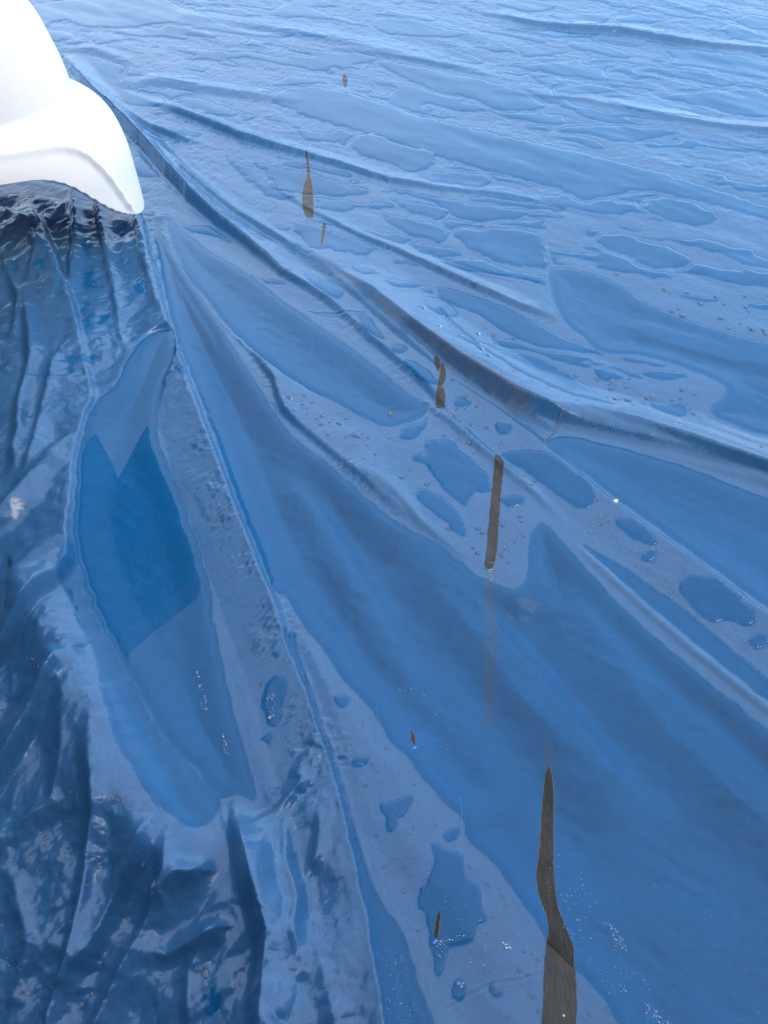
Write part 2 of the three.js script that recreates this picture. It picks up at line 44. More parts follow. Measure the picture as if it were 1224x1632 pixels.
const WORN = [[[[[242,-537],[245,-537]],[[238,-527],[246,-527]],[[233,-504],[247,-504]],[[225,-468],[243,-468]],[[216,-424],[236,-424]],[[209,-391],[231,-391]],[[205,-374],[230,-374]],[[205,-351],[229,-351]],[[209,-335],[230,-335]],[[212,-320],[234,-320]],[[211,-305],[238,-305]],[[207,-290],[241,-290]],[[202,-268],[239,-268]],[[198,-247],[238,-247]],[[194,-220],[235,-220]],[[188,-194],[230,-194]],[[184,-168],[226,-168]]],"long dark brown bare strip running to the bottom edge"],[[[[210,-1143],[221,-1143]],[[208,-1121],[225,-1121]],[[202,-1082],[219,-1082]],[[193,-1020],[210,-1020]],[[184,-962],[202,-962]],[[179,-920],[196,-920]],[[173,-889],[189,-889]],[[175,-880],[185,-880]]],"upright brown bare strip in the middle of the dry band"],[[[[109,-1328],[120,-1328]],[[106,-1312],[123,-1312]],[[105,-1276],[121,-1276]]],"lower of the short brown bare strips under the big fold"],[[[[120,-1399],[123,-1399]],[[117,-1383],[126,-1383]],[[113,-1356],[126,-1356]],[[110,-1337],[120,-1337]],[[109,-1328],[116,-1328]]],"middle one of the short brown bare strips under the big fold"],[[[[105,-1419],[112,-1419]],[[106,-1399],[118,-1399]],[[110,-1380],[114,-1380]]],"topmost of the short brown bare strips under the big fold"],[[[[-208,-2229],[-203,-2229]],[[-206,-2173],[-195,-2173]],[[-210,-2141],[-190,-2141]],[[-212,-2100],[-186,-2100]],[[-209,-2048],[-182,-2048]],[[-203,-2003],[-179,-2003]],[[-195,-1977],[-178,-1977]]],"tan bare strip in the upper part, left of centre"],[[[[-215,-2290],[-211,-2290]],[[-211,-2256],[-206,-2256]],[[-208,-2229],[-203,-2229]]],"thin frayed tip above the tan bare strip"],[[[[-152,-1951],[-145,-1951]],[[-153,-1912],[-145,-1912]],[[-154,-1876],[-147,-1876]],[[-153,-1849],[-148,-1849]]],"narrow tan bare strip below the first one"],[[[[-127,-2791],[-121,-2791]],[[-128,-2764],[-114,-2764]],[[-125,-2734],[-114,-2734]],[[-121,-2708],[-115,-2708]]],"small tan bare patch near the top"],[[[[71,-329],[72,-329]],[[69,-324],[73,-324]],[[66,-312],[72,-312]],[[64,-301],[69,-301]],[[64,-297],[68,-297]]],"small brown slit inside the jagged puddle"],[[[[41,-591],[43,-591]],[[40,-583],[46,-583]],[[41,-571],[47,-571]],[[44,-565],[46,-565]]],"small dark slit in the large pool"]];
const DROPS = [[-225,-258,9],[-372,-244,5.5],[-345,-302,6.5],[-312,-433,5.5],[-447,-348,6],[-446,-458,5],[-235,-272,4.5],[-213,-268,3],[-550,-701,4.5],[-525,-671,3],[-321,-384,8],[-293,-321,4],[-395,-363,3.5],[-338,-341,3],[-349,-229,3.5],[-384,-220,4],[-281,-222,3],[-496,-414,4],[-360,-263,2.6],[-434,-213,4.5],[-26,-496,5],[44,-499,4],[40,-397,3.5],[33,-374,3],[41,-438,3],[115,-384,4],[138,-362,4.5],[152,-358,3],[155,-347,3.5],[71,-439,3],[194,-271,4],[182,-231,4.5],[250,-211,4],[169,-250,3],[177,-253,3],[180,-255,3],[-152,-493,5],[-164,-611,3],[-120,-518,3],[-189,-1301,8],[-180,-1276,3],[-164,-1285,5],[-152,-1272,4],[-145,-1294,4],[-123,-1254,6],[-87,-1231,6],[-52,-1198,9],[-30,-1194,5],[-74,-1249,4],[-56,-1169,4],[-17,-1146,4],[-31,-1171,3],[-107,-1234,3],[-132,-1243,4],[-20,-1116,3],[141,-1352,5],[165,-1303,6],[185,-1276,5],[131,-1252,4],[117,-1200,5],[166,-1179,5],[171,-1154,4],[167,-971,6],[244,-998,7],[211,-977,6],[213,-923,6],[245,-952,5],[204,-907,5],[229,-937,4],[214,-893,4],[155,-926,5],[245,-984,4],[234,-951,3],[272,-1069,4],[260,-1094,4],[290,-1105,3],[383,-1028,6],[389,-991,7],[383,-977,6],[367,-962,6],[437,-910,4],[453,-877,5],[480,-833,6],[480,-841,4],[511,-785,4],[543,-851,5],[440,-813,4],[577,-736,7],[431,-885,4],[476,-854,4],[541,-791,3],[353,-1372,6],[399,-1376,5],[420,-1341,7],[464,-1337,6],[385,-1348,4],[442,-1360,4],[525,-1389,4],[507,-1366,5],[632,-1318,4],[574,-1409,4],[616,-1261,6],[545,-1249,5],[496,-1341,4],[330,-1395,4],[204,-1509,6],[239,-1507,5],[199,-1481,5],[281,-1498,5],[223,-1535,4],[239,-1481,4],[119,-1507,5],[545,-1733,6],[715,-1618,6],[692,-1660,5],[745,-1568,6],[822,-1648,5],[829,-1524,6],[721,-1162,5]];
const DROP_ZONES = [[[[-143,-756],[-49,-633],[60,-486],[154,-351],[242,-220],[111,-199],[38,-291],[-19,-425],[-86,-592]],24,1.2,2.6],[[[-591,-702],[-500,-671],[-311,-420],[-226,-294],[-207,-202],[-490,-213],[-567,-524]],42,1.2,2.8],[[[-244,-665],[-169,-699],[-84,-542],[-34,-328],[-109,-367],[-170,-495]],11,1.4,3],[[[-209,-1362],[-64,-1215],[82,-1181],[187,-978],[233,-882],[160,-908],[9,-1068],[-137,-1215]],28,1.6,4],[[[37,-1442],[208,-1251],[394,-1022],[558,-817],[604,-710],[506,-817],[326,-1022],[179,-1181]],21,1.8,4.5],[[[39,-1616],[199,-1484],[374,-1382],[646,-1324],[572,-1215],[361,-1287],[170,-1442]],28,2,6],[[[425,-1761],[636,-1711],[868,-1639],[824,-1484],[649,-1571]],18,2.5,7]];
const GRIT_ZONES = [[[[212,-425],[286,-351],[305,-276],[366,-199],[306,-199],[248,-262],[218,-336]],150,0.5,1.3],[[[154,-562],[531,-451],[459,-199],[261,-199]],170,0.3,0.8],[[[291,-241],[325,-220],[347,-199],[336,-199],[310,-217]],60,0.5,1.5],[[[281,-320],[302,-305],[310,-280],[288,-291]],70,0.5,1.5],[[[-12,-756],[66,-665],[133,-523],[80,-542],[8,-665]],60,0.4,1.1],[[[-293,-687],[-279,-655],[-260,-612],[-277,-614]],50,0.6,1.7],[[[-241,-582],[-232,-562],[-224,-541],[-233,-546]],30,0.6,2.0],[[[-179,-635],[-165,-646],[-161,-602],[-172,-596]],36,0.7,2.1],[[[65,-291],[78,-298],[106,-299],[79,-291],[69,-269]],46,0.6,1.5],[[[149,-292],[158,-288],[166,-280],[153,-285]],24,0.9,2.2],[[[90,-246],[100,-246],[97,-239],[91,-241]],20,0.9,2.0],[[[208,-220],[218,-216],[219,-208],[209,-212]],26,0.8,2.2],[[[72,-351],[128,-328],[161,-248],[85,-276]],50,0.4,1.2],[[[-10,-291],[22,-276],[51,-199],[6,-199]],90,0.4,1.0],[[[-515,-315],[-489,-321],[-470,-276],[-502,-263]],40,0.4,1.2],[[[-16,-1442],[468,-1181],[291,-756],[-12,-756]],40,0.4,0.9],[[[171,-888],[187,-895],[186,-858],[172,-848]],60,0.6,1.8]];
const SCRATCHES = [[[[109,-487],[109,-459],[105,-433]],0.7],[[[-11,-622],[-10,-591],[-12,-565]],0.7],[[[164,-1020],[156,-984],[147,-951]],0.8],[[[77,-1454],[75,-1419],[73,-1395]],0.9]];
const CREASES = [[[[78,-217],[106,-234],[145,-246],[184,-253],[208,-256]],0.8,3],[[[-129,-686],[-100,-688],[-65,-675]],1.2,3],[[[-65,-666],[-98,-659],[-122,-651]],1.2,3],[[[-170,-1590],[-86,-1581],[-40,-1581]],2,5],[[[123,-1586],[167,-1513],[198,-1471]],2.5,6],[[[380,-1863],[392,-1733],[415,-1637]],0.9,6],[[[131,-1797],[245,-1733],[358,-1696]],1.6,8]];
const SAIL = [[-1653,-1918],[-1250,-2257],[-899,-2650],[-855,-2710],[-1024,-3085],[-1256,-3514],[-1341,-3657],[-1381,-3678],[-1411,-3637],[-1445,-3454],[-1482,-3260],[-1556,-3404],[-1677,-3605],[-1857,-3830],[-2143,-3783]];
const SAIL_HEM = [[-1624,-1798],[-1240,-2112],[-820,-2575],[-855,-2710],[-899,-2650],[-1250,-2257],[-1653,-1918]];
const SHELL = {"prof":[[481,7],[483,77],[481,147],[476,223],[461,280],[443,308],[417,327],[396,338],[386,349],[384,372],[380,401],[370,445],[354,498],[332,533],[287,578],[229,615],[154,636]],"axis":[-1057,-1883],"flat":0.55,"theta":[-160,3],"low":[0.918,0.918,0.918,0.918,0.918,0.918,0.918,0.918,0.918,0.918,0.918,0.918,0.918,0.918,0.918,0.918,0.918,0.918,0.918,0.918,0.918,0.918,0.918,0.918,0.918,0.918,0.918,0.918,0.918,0.918,0.918,0.918,0.918,0.918,0.918,0.918,0.918,0.918,0.918,0.918,0.918,0.918,0.918,0.918,0.918,0.918,0.918,0.918,0.918,0.918,0.918,0.918,0.924,0.943,0.985,1.051,1.137,1.243,1.371,1.525,1.706,1.915,2.153,2.412,2.684,2.949,3.183,3.359,3.47,3.529,3.558,3.574,3.586,3.598,3.608,3.614,3.613,3.606,3.592,3.572,3.546,3.514,3.476,3.431,3.381,3.325,3.263,3.195,3.122,3.047,2.973,2.899,2.824,2.746,2.665,2.583,2.501,2.423,2.346,2.268,2.186,2.099,2.008,1.911,1.81,1.704,1.595,1.484,1.37,1.269,1.192],"crease":[0.0,0.0,0.0,0.0,0.0,0.0,0.0,0.0,0.0,0.0,0.0,0.0,0.0,0.0,0.0,0.0,0.0,0.0,0.0,0.0,0.0,0.0,0.0,0.0,0.0,0.0,0.0,0.0,0.0,0.0,0.0,0.0,0.0,0.0,0.0,0.0,0.0,0.0,0.0,0.0,0.0,0.0,0.0,0.0,0.0,0.0,0.0,0.0,0.0,0.0,0.0,0.0,0.008,0.045,0.158,0.392,0.764,1.24,1.762,2.296,2.847,3.429,4.012,4.527,4.906,5.144,5.277,5.365,5.44,5.517,5.596,5.678,5.759,5.835,5.903,5.962,6.011,6.05,6.076,6.086,6.078,6.055,6.018,5.97,5.912,5.845,5.767,5.676,5.573,5.458,5.331,5.196,5.058,4.921,4.786,4.654,4.52,4.382,4.243,4.108,3.983,3.869,3.763,3.659,3.553,3.445,3.333,3.221,3.115,3.028,2.97]};
const HEAP = [[-1114,-2069],[-809,-2077],[-612,-1930],[-505,-1612],[-470,-1501],[-514,-1469],[-544,-1321],[-556,-1178],[-550,-1065],[-546,-894],[-529,-830],[-506,-786],[-452,-693],[-422,-624],[-391,-550],[-353,-475],[-310,-413],[-267,-376],[-233,-375],[-213,-426],[-179,-460],[-163,-533],[-102,-562],[-44,-418],[-12,-286],[0,-141],[-535,-153]];
const EDGE = [[-924,-2457],[-823,-2146],[-692,-1653],[-608,-1298],[-547,-930],[-467,-751],[-349,-567],[-257,-463],[-179,-395],[-138,-293],[-101,-97]];
const WEAR_AND_SHADE = [[[[-159,-1782],[-75,-1692],[38,-1544],[143,-1430],[240,-1334],[298,-1278],[276,-1251],[236,-1283],[140,-1382],[38,-1526],[-75,-1682]],0.55,12],[[[174,-875],[190,-875],[184,-756],[167,-607],[154,-607],[164,-756]],0.4,5],[[[-223,-2219],[-194,-2219],[-176,-1963],[-202,-1963]],0.25,8],[[[242,-572],[251,-572],[251,-528],[235,-528]],0.3,5],[[[27,-1826],[215,-1711],[372,-1571],[212,-1675]],0.3,8]];  // first outline paints the shade below the big fold
const BITS = [[420,-1028],[12,-1267],[350,-1249],[337,-1217],[320,-1196],[301,-1183],[65,-292],[45,-557],[-112,-2661]];

// ---------------------------------------------------------------- helpers
const clamp = (v, a, b) => Math.min(b, Math.max(a, v));
const smooth = (a, b, v) => { const t = clamp((v - a) / (b - a), 0, 1); return t * t * (3 - 2 * t); };
const mix = (a, b, t) => a + (b - a) * t;
let seed = 20240611;
const rnd = () => { seed = (Math.imul(seed, 1664525) + 1013904223) >>> 0; return seed / 4294967296; };
function hash(ix, iz) { let h = (Math.imul(ix, 374761393) + Math.imul(iz, 668265263)) | 0; h = Math.imul(h ^ (h >>> 13), 1274126177); return ((h ^ (h >>> 16)) >>> 0) / 2147483648 - 1; }
function noise(x, z) {
  const ix = Math.floor(x), iz = Math.floor(z), fx = x - ix, fz = z - iz, u = fx * fx * (3 - 2 * fx), v = fz * fz * (3 - 2 * fz);
  const a = hash(ix, iz), b = hash(ix + 1, iz), c = hash(ix, iz + 1), d = hash(ix + 1, iz + 1);
  return a + (b - a) * u + (c - a) * v + (a - b - c + d) * u * v;
}
const fbm = (x, z) => 0.57 * noise(x, z) + 0.28 * noise(x * 2.1 + 17.3, z * 2.1 - 4.1) + 0.15 * noise(x * 4.3 - 8.7, z * 4.3 + 31.9);
const ridged = (x, z) => 1 - Math.abs(noise(x, z)) * 2;
function facets(x, z, k) { // flat triangles between random heights: the angular crumple of stiff sheet
  const u = x + 0.34 * noise(x * 1.3 + k, z * 1.3), v = z + 0.34 * noise(x * 1.3 + 40, z * 1.3 + k), i = Math.floor(u), j = Math.floor(v), p = u - i, q = v - j;
  const a = hash(i + k, j), b = hash(i + 1 + k, j), c = hash(i + k, j + 1), d = hash(i + 1 + k, j + 1);
  if (hash(i * 3 + 7, j * 5 + k) > 0) return p > q ? a + (b - a) * p + (d - b) * q : a + (d - c) * p + (c - a) * q;
  return p + q < 1 ? a + (b - a) * p + (c - a) * q : d + (c - d) * (1 - p) + (b - d) * (1 - q);
}
const M = (pts) => pts.map(([x, z]) => [x / 1000, z / 1000]);
function bounds(pts, pad) { let x0 = 1e9, x1 = -1e9, z0 = 1e9, z1 = -1e9; for (const [x, z] of pts) { x0 = Math.min(x0, x); x1 = Math.max(x1, x); z0 = Math.min(z0, z); z1 = Math.max(z1, z); } return [x0 - pad, x1 + pad, z0 - pad, z1 + pad]; }
const packed = new WeakMap();
function signed(pts, x, z) { // distance to a closed outline, positive inside
  let q = packed.get(pts);
  if (!q) { q = new Float64Array(pts.length * 5); pts.forEach(([bx, bz], i) => { const [ax, az] = pts[(i + pts.length - 1) % pts.length]; q.set([ax, az, bx - ax, bz - az, 1 / ((bx - ax) ** 2 + (bz - az) ** 2 + 1e-12)], i * 5); }); packed.set(pts, q); }
  let best = 1e9, inside = false;
  for (let i = 0; i < q.length; i += 5) {
    const px = x - q[i], pz = z - q[i + 1], dx = q[i + 2], dz = q[i + 3];
    let t = (px * dx + pz * dz) * q[i + 4]; t = t < 0 ? 0 : t > 1 ? 1 : t;
    const ex = px - dx * t, ez = pz - dz * t, e = ex * ex + ez * ez;
    if (e < best) best = e;
    if ((pz < 0) !== (pz < dz) && px < dx * pz / dz) inside = !inside;
  }
  return inside ? Math.sqrt(best) : -Math.sqrt(best);
}
const used = {};
function numbered(name) { const n = used[name] = (used[name] ?? -1) + 1; return n ? `${name}_${String(n).padStart(3, '0')}` : name; }
function tag(o, label, category, group, kind) { if (label) o.userData.label = label; if (category) o.userData.category = category; if (group) o.userData.group = group; if (kind) o.userData.kind = kind; return o; }
function add(geometry, material, name, parent = scene) {
  const m = new THREE.Mesh(geometry, material);
  m.name = parent === scene ? numbered(name) : name; m.castShadow = m.receiveShadow = true; parent.add(m); return m;
}
function geometryOf(pos, index, uv) {
  const g = new THREE.BufferGeometry();
  g.setAttribute('position', new THREE.Float32BufferAttribute(pos, 3));
  if (uv) g.setAttribute('uv', new THREE.Float32BufferAttribute(uv, 2));
  g.setIndex(new THREE.BufferAttribute(index instanceof Uint32Array ? index : new Uint32Array(index), 1)); g.computeVertexNormals(); return g;
}
function texture(size, fn, color) {
  const d = new Uint8Array(size * size * 4);
  for (let j = 0; j < size; j++) for (let i = 0; i < size; i++) { const c = fn(i / size, j / size), o = (j * size + i) * 4; for (let k = 0; k < 3; k++) d[o + k] = clamp(Math.round(255 * (c.length ? c[k] : c)), 0, 255); d[o + 3] = 255; }
  const t = new THREE.DataTexture(d, size, size); t.wrapS = t.wrapT = THREE.RepeatWrapping; t.magFilter = THREE.LinearFilter; if (color) t.colorSpace = THREE.SRGBColorSpace; t.needsUpdate = true; return t;
}

// ---------------------------------------------------------------- grid lines of the sheet, finer in the middle
function lines(spans) { const v = []; for (const [a, b, step] of spans) { const n = Math.round(Math.abs(b - a) / step); for (let i = 0; i < n; i++) v.push(a + (b - a) * i / n); } v.push(spans[spans.length - 1][1]); return Float64Array.from(v); }
const GX = lines([[-1.95, -1.5, 0.03], [-1.5, -0.62, 0.0048], [-0.62, 0.56, 0.0026], [0.56, 1.5, 0.005], [1.5, 2.3, 0.03]]);
const GZ = lines([[-4.6, -3.5, 0.03], [-3.5, -1.75, 0.0052], [-1.75, -0.14, 0.0026], [-0.14, 0.5, 0.012]]);
const NX = GX.length, NZ = GZ.length;
function cell(L, v) { let a = 0, b = L.length - 1; while (b - a > 1) { const m = (a + b) >> 1; if (L[m] <= v) a = m; else b = m; } return a; }
function sample(A, x, z) {
  const i = cell(GX, x), j = cell(GZ, z), u = clamp((x - GX[i]) / (GX[i + 1] - GX[i]), 0, 1), v = clamp((z - GZ[j]) / (GZ[j + 1] - GZ[j]), 0, 1), o = j * NX + i;
  return mix(mix(A[o], A[o + 1], u), mix(A[o + NX], A[o + NX + 1], u), v);
}
function over([x0, x1, z0, z1], fn) {
  const i0 = cell(GX, x0), i1 = Math.min(NX - 1, cell(GX, x1) + 1), j0 = cell(GZ, z0), j1 = Math.min(NZ - 1, cell(GZ, z1) + 1);
  for (let j = j0; j <= j1; j++) for (let i = i0; i <= i1; i++) fn(j * NX + i, GX[i], GZ[j]);
}

// ---------------------------------------------------------------- the lie of the sheet
const coarse = new Float32Array(NX * NZ), crinkle = new Float32Array(NX * NZ), wet = new Float32Array(NX * NZ).fill(-1), shore = new Float32Array(NX * NZ).fill(-1);
over([-9, 9, -9, 9], (o, x, z) => {
  const s = x * 0.8 + z * 0.6, d = -x * 0.6 + z * 0.8;     // along and across the run of the folds
  coarse[o] = 0.0045 * fbm(s * 2.2, d * 6.5) + 0.0012 * fbm(s * 9 + 5, d * 26);
});
function nearest(pts, x, z) { // [distance, side, segment, fraction] to an open line
  let best = 1e9, side = 1, at = 0, f = 0;
  for (let i = 0; i + 1 < pts.length; i++) {
    const [ax, az] = pts[i], [bx, bz] = pts[i + 1], dx = bx - ax, dz = bz - az;
    const t = clamp(((x - ax) * dx + (z - az) * dz) / (dx * dx + dz * dz), 0, 1), ex = x - ax - dx * t, ez = z - az - dz * t, q = ex * ex + ez * ez;
    if (q < best) { best = q; side = dx * ez - dz * ex; at = i; f = t; }
  }
  return [Math.sqrt(best), side, at, f];
}
{ // left of this line the sheet slides down towards the added wall
  const edge = M(EDGE);
  over([-9, 0.05, -9, 9], (o, x, z) => { const [d, side] = nearest(edge, x, z); if (side > 0) coarse[o] -= smooth(-2.15, -1.6, z) * 0.27 * d * d / (d + 0.05); });
}
function raise([line, wl, wu, sharp], share = () => 1) {
  const pts = M(line), hs = line.map((p) => p[2] / 1000), L = wl / 1000, U = wu / 1000;
  over(bounds(pts, Math.max(L, U)), (o, x, z) => {
    const wx = x + 0.0018 * noise(x * 22, z * 22) + 0.0005 * noise(x * 75, z * 75), wz = z + 0.0018 * noise(x * 22 + 50, z * 22 + 9) + 0.0005 * noise(x * 75 + 31, z * 75);
    const [d, side, i, f] = nearest(pts, wx, wz), w = side > 0 ? L : U, q = Math.sqrt((d / w) ** 2 + (0.0018 / w) ** 2);
    if (q >= 1) return;
    const round = 0.5 + 0.5 * Math.cos(Math.PI * q), tent = (1 - q) * (1 - q);
    coarse[o] += share(o) * mix(hs[i], hs[i + 1], f * f * (3 - 2 * f)) * (sharp ? mix(round, tent, clamp(sharp - 1, 0, 1)) : (1 - q) * (1 - 0.35 * q)); // 0: a knife-edged pleat
  });
}
for (const r of RIDGES) if (!r[4]) raise(r);
{ // the crumpled heap: broken facets on top of its folds
  const heap = M(HEAP);
  over(bounds(heap, 0.02), (o, x, z) => {
    const a = smooth(-0.015, 0.05, signed(heap, x, z)); if (!a) return;
    const u = x * 0.94 + z * 0.34 + 0.012 * noise(x * 9, z * 9), v = -x * 0.34 + z * 0.94 + 0.012 * noise(x * 9 + 7, z * 9 + 3);
    coarse[o] += a * (0.007 * facets(u * 17 + 3, v * 12, 5) + 0.0042 * facets(u * 36, v * 30, 11) + (0.3 + 0.7 * smooth(-0.3, 0.3, noise(x * 9 + 3, z * 9))) * (0.0023 * facets(u * 80 + 4, v * 72, 23) + 0.0011 * facets(u * 150, v * 140, 31)));
  });
}
for (const [line, deep, wide] of CREASES) {
  const pts = M(line), w = wide / 1000;
  over(bounds(pts, w * 2), (o, x, z) => { const [d] = nearest(pts, x + 0.002 * noise(x * 60, z * 60), z + 0.002 * noise(x * 60 + 5, z * 60)); if (d < w * 2) coarse[o] += deep / 1000 * (0.7 * Math.exp(-((d / w - 0.9) ** 2) * 3) - Math.exp(-((d / w) ** 2) * 5)); });
}
for (const [line, half, amp, along, across] of CRINKLES) {
  const pts = M(line), w = half / 1000, run = [0];
  for (let i = 1; i < pts.length; i++) run.push(run[i - 1] + Math.hypot(pts[i][0] - pts[i - 1][0], pts[i][1] - pts[i - 1][1]));
  over(bounds(pts, w), (o, x, z) => {
    const [d, side, i, f] = nearest(pts, x, z); if (d >= w) return;
    const s = mix(run[i], run[i + 1], f) * 1000, c = d * (side > 0 ? 1000 : -1000), k = Math.sqrt(1 - d / w);
    const bend = 6 * noise(x * 25, z * 25);
    crinkle[o] += amp / 1000 * k * (0.5 + 0.5 * noise(x * 18 + 40, z * 18)) * (0.6 * ridged((s + bend + c * 0.35) / along, c / across + 7) + 0.4 * ridged((s - bend) / along * 2.1, c / across * 2.2));
  });
}
over([-1.5, 1.5, -3.5, 0.1], (o, x, z) => {                  // small ripples of the dry cloth everywhere
  const far = smooth(-1.3, -2.4, z), s = x * 0.9 + z * 0.43, d = -x * 0.43 + z * 0.9;
  crinkle[o] += (0.00035 + 0.0003 * far) * fbm(s * mix(60, 26, far), d * mix(80, 60, far)) + 0.0003 * far * ridged(s * 5 + 0.6 * noise(s * 20, d * 20), d * 24) + 0.0005 * far * ridged(s * 24, d * 60) + 0.0007 * far * ridged(s * 60, d * 100);
});

// ---------------------------------------------------------------- where the water stands
function outline(raw, wobble, step) {
  const pts = M(raw), curve = new THREE.CatmullRomCurve3(pts.map(([x, z]) => new THREE.Vector3(x, 0, z)), true, 'centripetal');
  const n = Math.max(24, Math.round(curve.getLength() / step));
  return curve.getSpacedPoints(n).slice(0, n).map((p) => [p.x + wobble * (noise(p.x * 45, p.z * 45) + 0.6 * noise(p.x * 120, p.z * 120)), p.z + wobble * (noise(p.x * 45 + 9, p.z * 45 + 2) + 0.6 * noise(p.x * 120 + 3, p.z * 120))]);
}
const pools = POOLS.map(([raw, kind, depth, relief, label]) => {
  const flat = kind === 'flat', far = raw.reduce((s, p) => s + p[1], 0) / raw.length < -1700;
  const pts = outline(raw, flat ? 0.0022 : far ? 0.0065 : 0.003, flat ? 0.008 : 0.006), heights = [];
  for (const [x, z] of pts) heights.push(sample(coarse, clamp(x, -2, 2), clamp(z, -4, 0.4)));
  heights.sort((a, b) => a - b);
  return { pts, flat, depth: depth / 1000, relief, label, far, level: heights[Math.floor(heights.length * 0.3)] };
});
{ // water caught between the low ripples of the far part: wherever a slow, stretched field dips, one puddle for each hollow
  const x0 = -1.15, x1 = 1.6, z0 = -3.6, z1 = -1.35, step = 0.007, nx = Math.round((x1 - x0) / step), nz = Math.round((z1 - z0) / step), F = new Float32Array((nx + 1) * (nz + 1));
  for (const p of pools) p.box = bounds(p.pts, 0.012);
  for (let j = 0; j <= nz; j++) for (let i = 0; i <= nx; i++) {
    const x = x0 + i * step, z = z0 + j * step, s = x * 0.95 + z * 0.31, d = -x * 0.31 + z * 0.95;
    let f = 0.7 * noise(s * 5.5 + 0.4 * noise(s * 9, d * 9), d * 19) + 0.4 * noise(s * 12 + 9, d * 44 + 3) + 0.22 * noise(s * 34, d * 80) - 0.13 - 0.25 * smooth(-1.9, -1.4, z);
    const e = 0.008, slope = Math.hypot(sample(coarse, x + e, z) - sample(coarse, x - e, z), sample(coarse, x, z + e) - sample(coarse, x, z - e)) / (2 * e);
    f = Math.min(f, (0.2 - slope) * 4, (0.47 * -z + 0.12 - Math.abs(x)) * 4, (i * (nx - i) * j * (nz - j) ? 1 : -1));
    for (const p of pools) if (x > p.box[0] && x < p.box[1] && z > p.box[2] && z < p.box[3]) f = Math.min(f, -(signed(p.pts, x, z) + 0.01) * 40);
    F[j * (nx + 1) + i] = f;
  }
  const next = new Map(), at = new Map(), edge = (i, j, k) => {        // k 0: towards +x, 1: towards +z
    const key = (j * (nx + 1) + i) * 2 + k; if (!at.has(key)) { const a = F[j * (nx + 1) + i], b = k ? F[(j + 1) * (nx + 1) + i] : F[j * (nx + 1) + i + 1], q = a / (a - b); at.set(key, [x0 + (i + (k ? 0 : q)) * step, z0 + (j + (k ? q : 0)) * step]); } return key;
  };
  for (let j = 0; j < nz; j++) for (let i = 0; i < nx; i++) {
    const a = F[j * (nx + 1) + i] > 0, b = F[j * (nx + 1) + i + 1] > 0, c = F[(j + 1) * (nx + 1) + i + 1] > 0, d = F[(j + 1) * (nx + 1) + i] > 0, n = a + 2 * b + 4 * c + 8 * d; if (!n || n === 15) continue;
    const T = () => edge(i, j, 0), R = () => edge(i + 1, j, 1), B = () => edge(i, j + 1, 0), L = () => edge(i, j, 1), go = (u, v) => next.set(u, v);
    ({ 1: () => go(L(), T()), 2: () => go(T(), R()), 3: () => go(L(), R()), 4: () => go(R(), B()), 5: () => { go(L(), T()); go(R(), B()); }, 6: () => go(T(), B()), 7: () => go(L(), B()), 8: () => go(B(), L()), 9: () => go(B(), T()), 10: () => { go(T(), R()); go(B(), L()); }, 11: () => go(B(), R()), 12: () => go(R(), L()), 13: () => go(R(), T()), 14: () => go(T(), L()) })[n]();
  }
  const found = [], done = new Set();
  for (const start of next.keys()) {
    if (done.has(start)) continue;
    const pts = []; let k = start; while (k !== undefined && !done.has(k)) { done.add(k); pts.push(at.get(k)); k = next.get(k); }
    let area = 0; pts.forEach(([x, z], i) => { const [u, v] = pts[(i + 1) % pts.length]; area += x * v - u * z; });
    if (pts.length > 10 && Math.abs(area) > 0.0006) found.push([area, pts]);
  }
  const sign = Math.sign(found.reduce((s, [a]) => s + a, 0));
  found.filter(([a]) => a * sign > 0).sort((p, q) => Math.abs(q[0]) - Math.abs(p[0])).slice(0, 190).forEach(([, pts]) => pools.push({ pts, flat: false, depth: 0, relief: 0, far: true, label: 'shallow ragged puddle caught between low ripples in the far part of the tarp' }));
  console.log('far puddles', found.length);
}
const base = coarse.slice();
for (const p of pools) {
  const reach = p.flat ? 0.07 : 0.014;
  over(bounds(p.pts, reach), (o, x, z) => {
    const sd = signed(p.pts, x, z); if (sd < -reach) return;
    wet[o] = Math.max(wet[o], sd);
    if (!p.flat) return;
    shore[o] = Math.max(shore[o], sd);
    if (sd < 0) coarse[o] = mix(p.level, coarse[o], smooth(0, clamp(5 * Math.abs(coarse[o] - p.level), 0.03, reach), -sd)); // a gentle bank
    else {
      const k = smooth(0, 0.07, sd), soft = (p.relief < 0.2 ? 0.35 : 1) * (0.002 * fbm(x * 16, z * 16) + 0.0011 * ridged(x * 13 + z * 9 + 0.5 * noise(x * 30, z * 30), z * 34 - x * 24) + 0.0005 * ridged(x * 60, z * 70));
      coarse[o] = Math.min(p.level - 0.0015 * smooth(0, 0.006, sd), p.level - p.depth * k + k * (p.relief * clamp(base[o] - p.level, -0.02, 0.03) + soft));
    }
  });
}
for (const r of RIDGES) if (r[4]) raise(r, (o) => smooth(0.0005, 0.007, -shore[o])); // sharp folds that stand at the water's edge
const fine = coarse.slice();
over([-9, 9, -9, 9], (o) => { fine[o] += crinkle[o] * (1 - smooth(-0.003, 0.003, wet[o])); });

// streaks worn thin to the brown underside, plus shade painted under the big fold
const thin = new Float32Array(NX * NZ);  // wear and painted fold shade share this mask
for (const [poly, strength, soft] of WEAR_AND_SHADE) {
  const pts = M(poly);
  over(bounds(pts, 0.03), (o, x, z) => { thin[o] = Math.max(thin[o], strength * smooth(-soft / 1000, soft / 1000, signed(pts, x, z) + 0.003 * noise(x * 90, z * 90))); });
}
